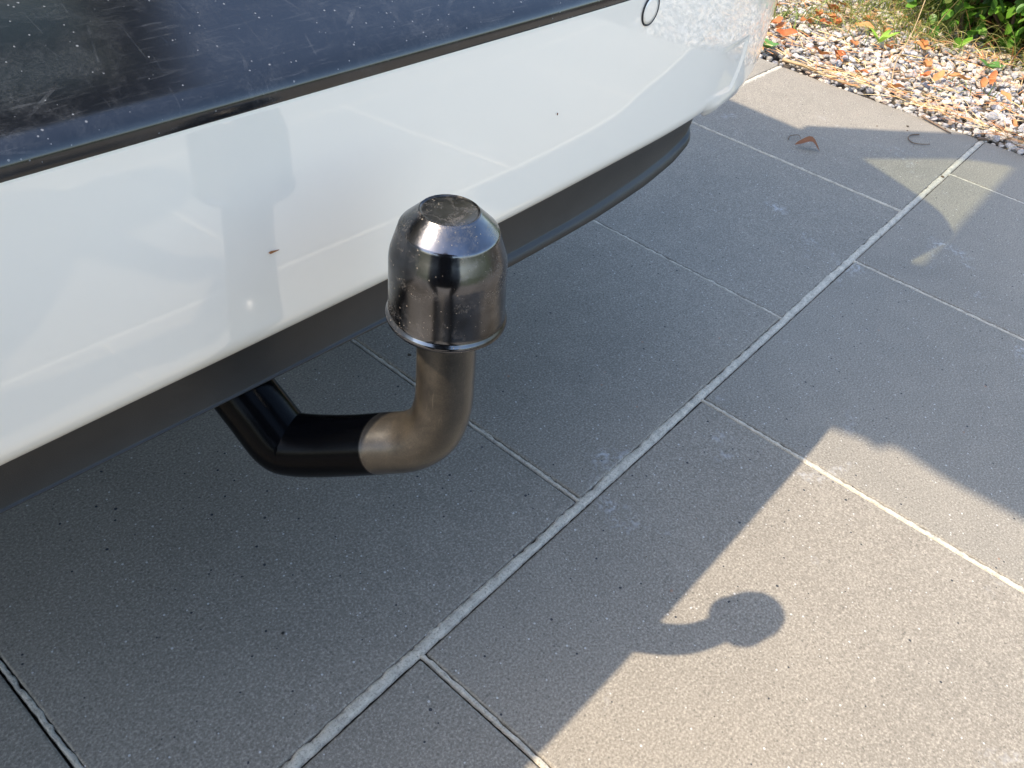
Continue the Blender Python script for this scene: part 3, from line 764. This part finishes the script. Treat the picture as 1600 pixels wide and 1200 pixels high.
def dead_leaf_mesh(seed):
    r = random.Random(seed); m, v, f = leaf_mesh('dead_leaf', 1, .34 + .12 * r.random(), .6, .1, 8)
    k = r.uniform(.25, .7); tw = r.uniform(-.6, .6)
    for q in m.vertices:
        u = q.co.x; q.co.z += k * (u - .5) ** 2 * .9 + .06 * sin(u * 9 + seed); a = tw * u; y, z = q.co.y, q.co.z; q.co.y = y * cos(a) - z * sin(a); q.co.z = y * sin(a) + z * cos(a)
    # stalk
    return m
DL = [dead_leaf_mesh(k) for k in range(6)]
for m in DL: m.materials.append(M_DEAD)
SPOTS = [(1.99, .26, .05), (1.98, .235, .04), (2.01, .20, .04), (2.05, .14, .055), (1.93, .055, .03), (2.18, .33, .045), (2.19, .31, .05), (2.14, .52, .055), (2.17, .56, .05), (2.10, .55, .045), (2.05, .60, .06), (1.97, .60, .05), (1.93, .62, .045), (1.90, .58, .05), (2.28, .62, .05), (2.33, .66, .05), (2.40, .70, .06), (2.46, .72, .05), (1.86, .47, .04), (1.90, .43, .05), (1.88, .40, .03), (2.02, .44, .045), (2.22, .44, .05), (2.24, .40, .045), (2.10, .10, .04), (2.15, .08, .05), (1.82, -.05, .035), (1.92, -.09, .04), (2.00, .02, .035), (2.30, .50, .05), (1.80, .62, .05), (1.84, .66, .05), (1.86, .72, .045), (2.08, .36, .04), (1.84, .30, .035), (1.82, .20, .04), (2.2, .62, .05), (2.12, .70, .05)]
for i, (x, y, L) in enumerate(SPOTS):
    o = bpy.data.objects.new('dead_leaf', DL[i % 6]); COL.objects.link(o); x += rg.gauss(0, .012); y += rg.gauss(0, .012)
    o.location = (x, y, .022 + rg.uniform(0, .008)); o.rotation_euler = (rg.uniform(-.5, .5), rg.uniform(-.3, .3), rg.uniform(0, 6.28)); o.scale = (L * 1.15, L * 1.15, L * 1.15)
    if y > .53 and x < 2.0: z_ = ('dead orange leaf on the gravel right beside the white car corner', 'dead leaves beside the car corner')
    elif y > .47: z_ = ('dead orange leaf among the gravel and grass at the top of the picture', 'dead leaves by the far grass')
    elif x < 1.90: z_ = ('dead orange leaf on the gravel close to the paver edge', 'dead leaves near the paver edge')
    elif x > 2.12 and y > .28: z_ = ('dead orange leaf on the gravel in front of the long grass', 'dead leaves in front of the long grass')
    elif y > .17: z_ = ('dead orange leaf in the middle of the gravel strip', 'dead leaves in the middle of the gravel')
    else: z_ = ('dead orange leaf on the gravel below the leafy green shrub', 'dead leaves below the shrub')
    tag(o, z_[0], 'leaf', z_[1])

bl = dead_leaf_mesh(21); bl.materials.append(M_BROWN)
for q in bl.vertices:
    q.co.z += .30 * sin(pi * min(1, max(0, q.co.x))) - .12; q.co.y += .22 * sin(pi * q.co.x)
o = bpy.data.objects.new('dead_leaf', bl); COL.objects.link(o); o.location = (1.322, .262, .004); o.rotation_euler = (.25, -.05, -.95); o.scale = (.056, .042, .05)
tag(o, 'curled brown dead leaf lying alone on the shaded paver', 'leaf')

def gpt(x, y, z=.003): return (x, y, z)
def twig(label, pts, rad, mat=M_TWIG):
    c = catmull(pts, 6); n = len(c); m = tube('twig', [q[:3] for q in c], [rad * (1.15 - .6 * i / n) for i in range(n)], 6); o = obj('twig', m, mat); tag(o, label, 'twig'); return o
twig('thin curved brown twig lying on the shaded paver near the gravel', [(1.636, .108, .003), (1.618, .118, .003), (1.595, .118, .003), (1.577, .103, .003), (1.587, .086, .003), (1.606, .073, .003)], .0014)
twig('short dark straight twig at the paver edge below the gravel', [(1.742, .140, .006), (1.728, .100, .004), (1.713, .062, .003)], .0024)
twig('long pale stick lying along the gravel edge near the car', [(1.758, .505, .012), (1.765, .44, .013), (1.757, .37, .011), (1.760, .30, .012)], .0042, M_STRAWSTICK)
twig('tiny hooked stem beside the brown leaf on the paver', [(1.345, .285, .003), (1.365, .290, .003), (1.382, .280, .004), (1.372, .270, .003)], .0010)
twig('thin dry stalk leaning over the gravel from the grass', [(1.86, .26, .012), (1.98, .30, .03), (2.14, .33, .07), (2.32, .38, .16)], .0016, M_STRAWSTICK)
twig('dark root fragment at the end of the long joint by the gravel', [(1.742, .010, .003), (1.750, -.002, .004), (1.756, -.010, .003)], .0036)

# small dark crumbs on the pavers
V = []; F = []; CO = []; IV1, IF1 = ico(1)
def crumb(x, y, s):
    b = len(V)
    for q in IV1: V.append(Vector((x + q.x * s * rg.uniform(.7, 1.2), y + q.y * s * rg.uniform(.7, 1.2), .0006 + q.z * s * .5)))
    F.extend(tuple(i + b for i in t) for t in IF1); c = rg.choice([(.02, .018, .016), (.04, .03, .02), (.10, .06, .03)]); CO.extend([c] * len(IV1))
for x, y, s in [(.282, .302, .0028), (-.072, .098, .0018), (1.665, .143, .004), (1.640, .135, .002), (1.735, .082, .003), (1.745, .10, .003), (1.60, .19, .002), (1.47, .0, .004), (1.61, -.13, .004), (1.07, -.30, .003)]: crumb(x, y, s)
for k in range(60):
    x = rg.uniform(-.3, 1.7); y = rg.uniform(-.5, .5); crumb(x, y, rg.uniform(.0003, .0008))
tag(obj('crumbs', tinted('crumbs', V, F, CO), mat_attr('dark_crumbs', .9)), 'tiny dark crumbs strewn over the pavers', 'debris', kind='stuff')

# ------------------------------------------------------------------ the photographer, crouching behind the lens
def mat_person():
    m = NM('dark_clothes'); co = m.coord(); x, y, z = m.n('ShaderNodeSeparateXYZ', {0: co}).outputs
    shirt = m.mix(m.noise(40, 3).outputs[0], (.02, .022, .03), (.035, .038, .05)); trou = (.03, .032, .04); skin = (.42, .25, .17); shoe = (.02, .018, .016)
    c = m.mix(m.math('GREATER_THAN', z, .56), trou, shirt)
    c = m.mix(m.math('LESS_THAN', z, .075), c, shoe)
    c = m.mix(m.math('GREATER_THAN', z, 1.075), c, skin)
    arm = m.math('MULTIPLY', m.math('GREATER_THAN', x, -.20), m.math('GREATER_THAN', z, .60))
    c = m.mix(m.math('MULTIPLY', arm, m.math('LESS_THAN', z, .80)), c, skin)
    m.p(Base_Color=c, Roughness=.8); m.bump(m.noise(30, 4).outputs[0], .3, .01); return m.m
def photographer():
    root = empty('person', (-.294, -.258, 0)); root.rotation_euler = (0, 0, math.atan2(.4275, .6196))
    tag(root, 'person in dark clothes crouching and holding up a phone towards the tow hook', 'person')
    V = []; E = []; RD = []
    def chain(pts, start=None):
        prev = start; ids = []
        for x, y, z, r in pts:
            V.append((x, y, z)); RD.append(r); i = len(V) - 1; ids.append(i)
            if prev is not None: E.append((prev, i))
            prev = i
        return ids
    sp = chain([(-.48, 0, .36, .20), (-.47, 0, .50, .215), (-.44, 0, .68, .22), (-.42, 0, .86, .20), (-.45, 0, .98, .10), (-.43, 0, 1.06, .058), (-.41, 0, 1.13, .075), (-.395, 0, 1.21, .095), (-.40, 0, 1.28, .085)])
    for sg in (1, -1):
        chain([(-.55, sg * .10, .34, .105), (-.36, sg * .20, .44, .105), (-.22, sg * .22, .50, .088), (-.24, sg * .22, .46, .084), (-.34, sg * .21, .26, .078), (-.44, sg * .18, .09, .055), (-.44, sg * .17, .045, .045), (-.34, sg * .18, .04, .042), (-.27, sg * .185, .035, .032)], sp[0])
        a = chain([(-.44, sg * .19, .93, .085), (-.38, sg * .25, .82, .068), (-.30, sg * .26, .72, .052), (-.20, sg * .19, .69, .034), (-.10, sg * .115, .675, .026), (-.065, sg * .095, .672, .030), (-.035, sg * .085, .672, .026)], sp[3])
        hnd = a[-2]
        for k, dz in enumerate((.036, .016, -.004, -.022)):
            L = (.9, 1.0, .95, .75)[k]
            chain([(-.030, sg * .088, .672 + dz, .0095), (-.012 , sg * .085, .672 + dz, .009), (-.008, sg * (.088 - .018 * L), .672 + dz, .008), (-.010, sg * (.088 - .030 * L), .672 + dz, .007)], hnd)
        chain([(-.050, sg * .080, .705, .011), (-.038, sg * .060, .712, .010), (-.032, sg * .045, .712, .009)], hnd)
    m = bpy.data.meshes.new('body'); m.from_pydata(V, E, []); o = obj('body', m, mat_person(), root)
    md = o.modifiers.new('skin', 'SKIN'); md.use_smooth_shade = True
    for i, r in enumerate(RD): m.skin_vertices[0].data[i].radius = (r, r)
    m.skin_vertices[0].data[0].use_root = True
    o.modifiers.new('sub', 'SUBSURF').render_levels = 2
    hair = lathe('hair', [(.001, .125), (.05, .115), (.085, .08), (.104, .03), (.103, -.03), (.09, -.05)], 24)
    obj('hair', hair, mat_simple('brown_hair', (.05, .03, .02), .6), root, loc=(-.415, 0, 1.225))
    ph = box_mesh('phone', -.004, .004, -.078, .078, -.036, .036); bevel_mesh(ph, .003, 2)
    q = obj('phone', ph, M_DARK, loc=Vector((-.294, -.258, .672)) + Vector((.6196, .4275, -.6583)).normalized() * -.010)
    f = Vector((.6196, .4275, -.6583)).normalized(); mm = Matrix.Identity(3)
    for i in range(3): mm[i][0] = f[i]; mm[i][1] = -RIGHT[i]; mm[i][2] = UP[i]
    q.rotation_euler = mm.to_euler(); q.location = q.location - Vector((0, 0, 0))
    tag(q, 'dark phone held out in both hands by the crouching person', 'phone')
photographer()
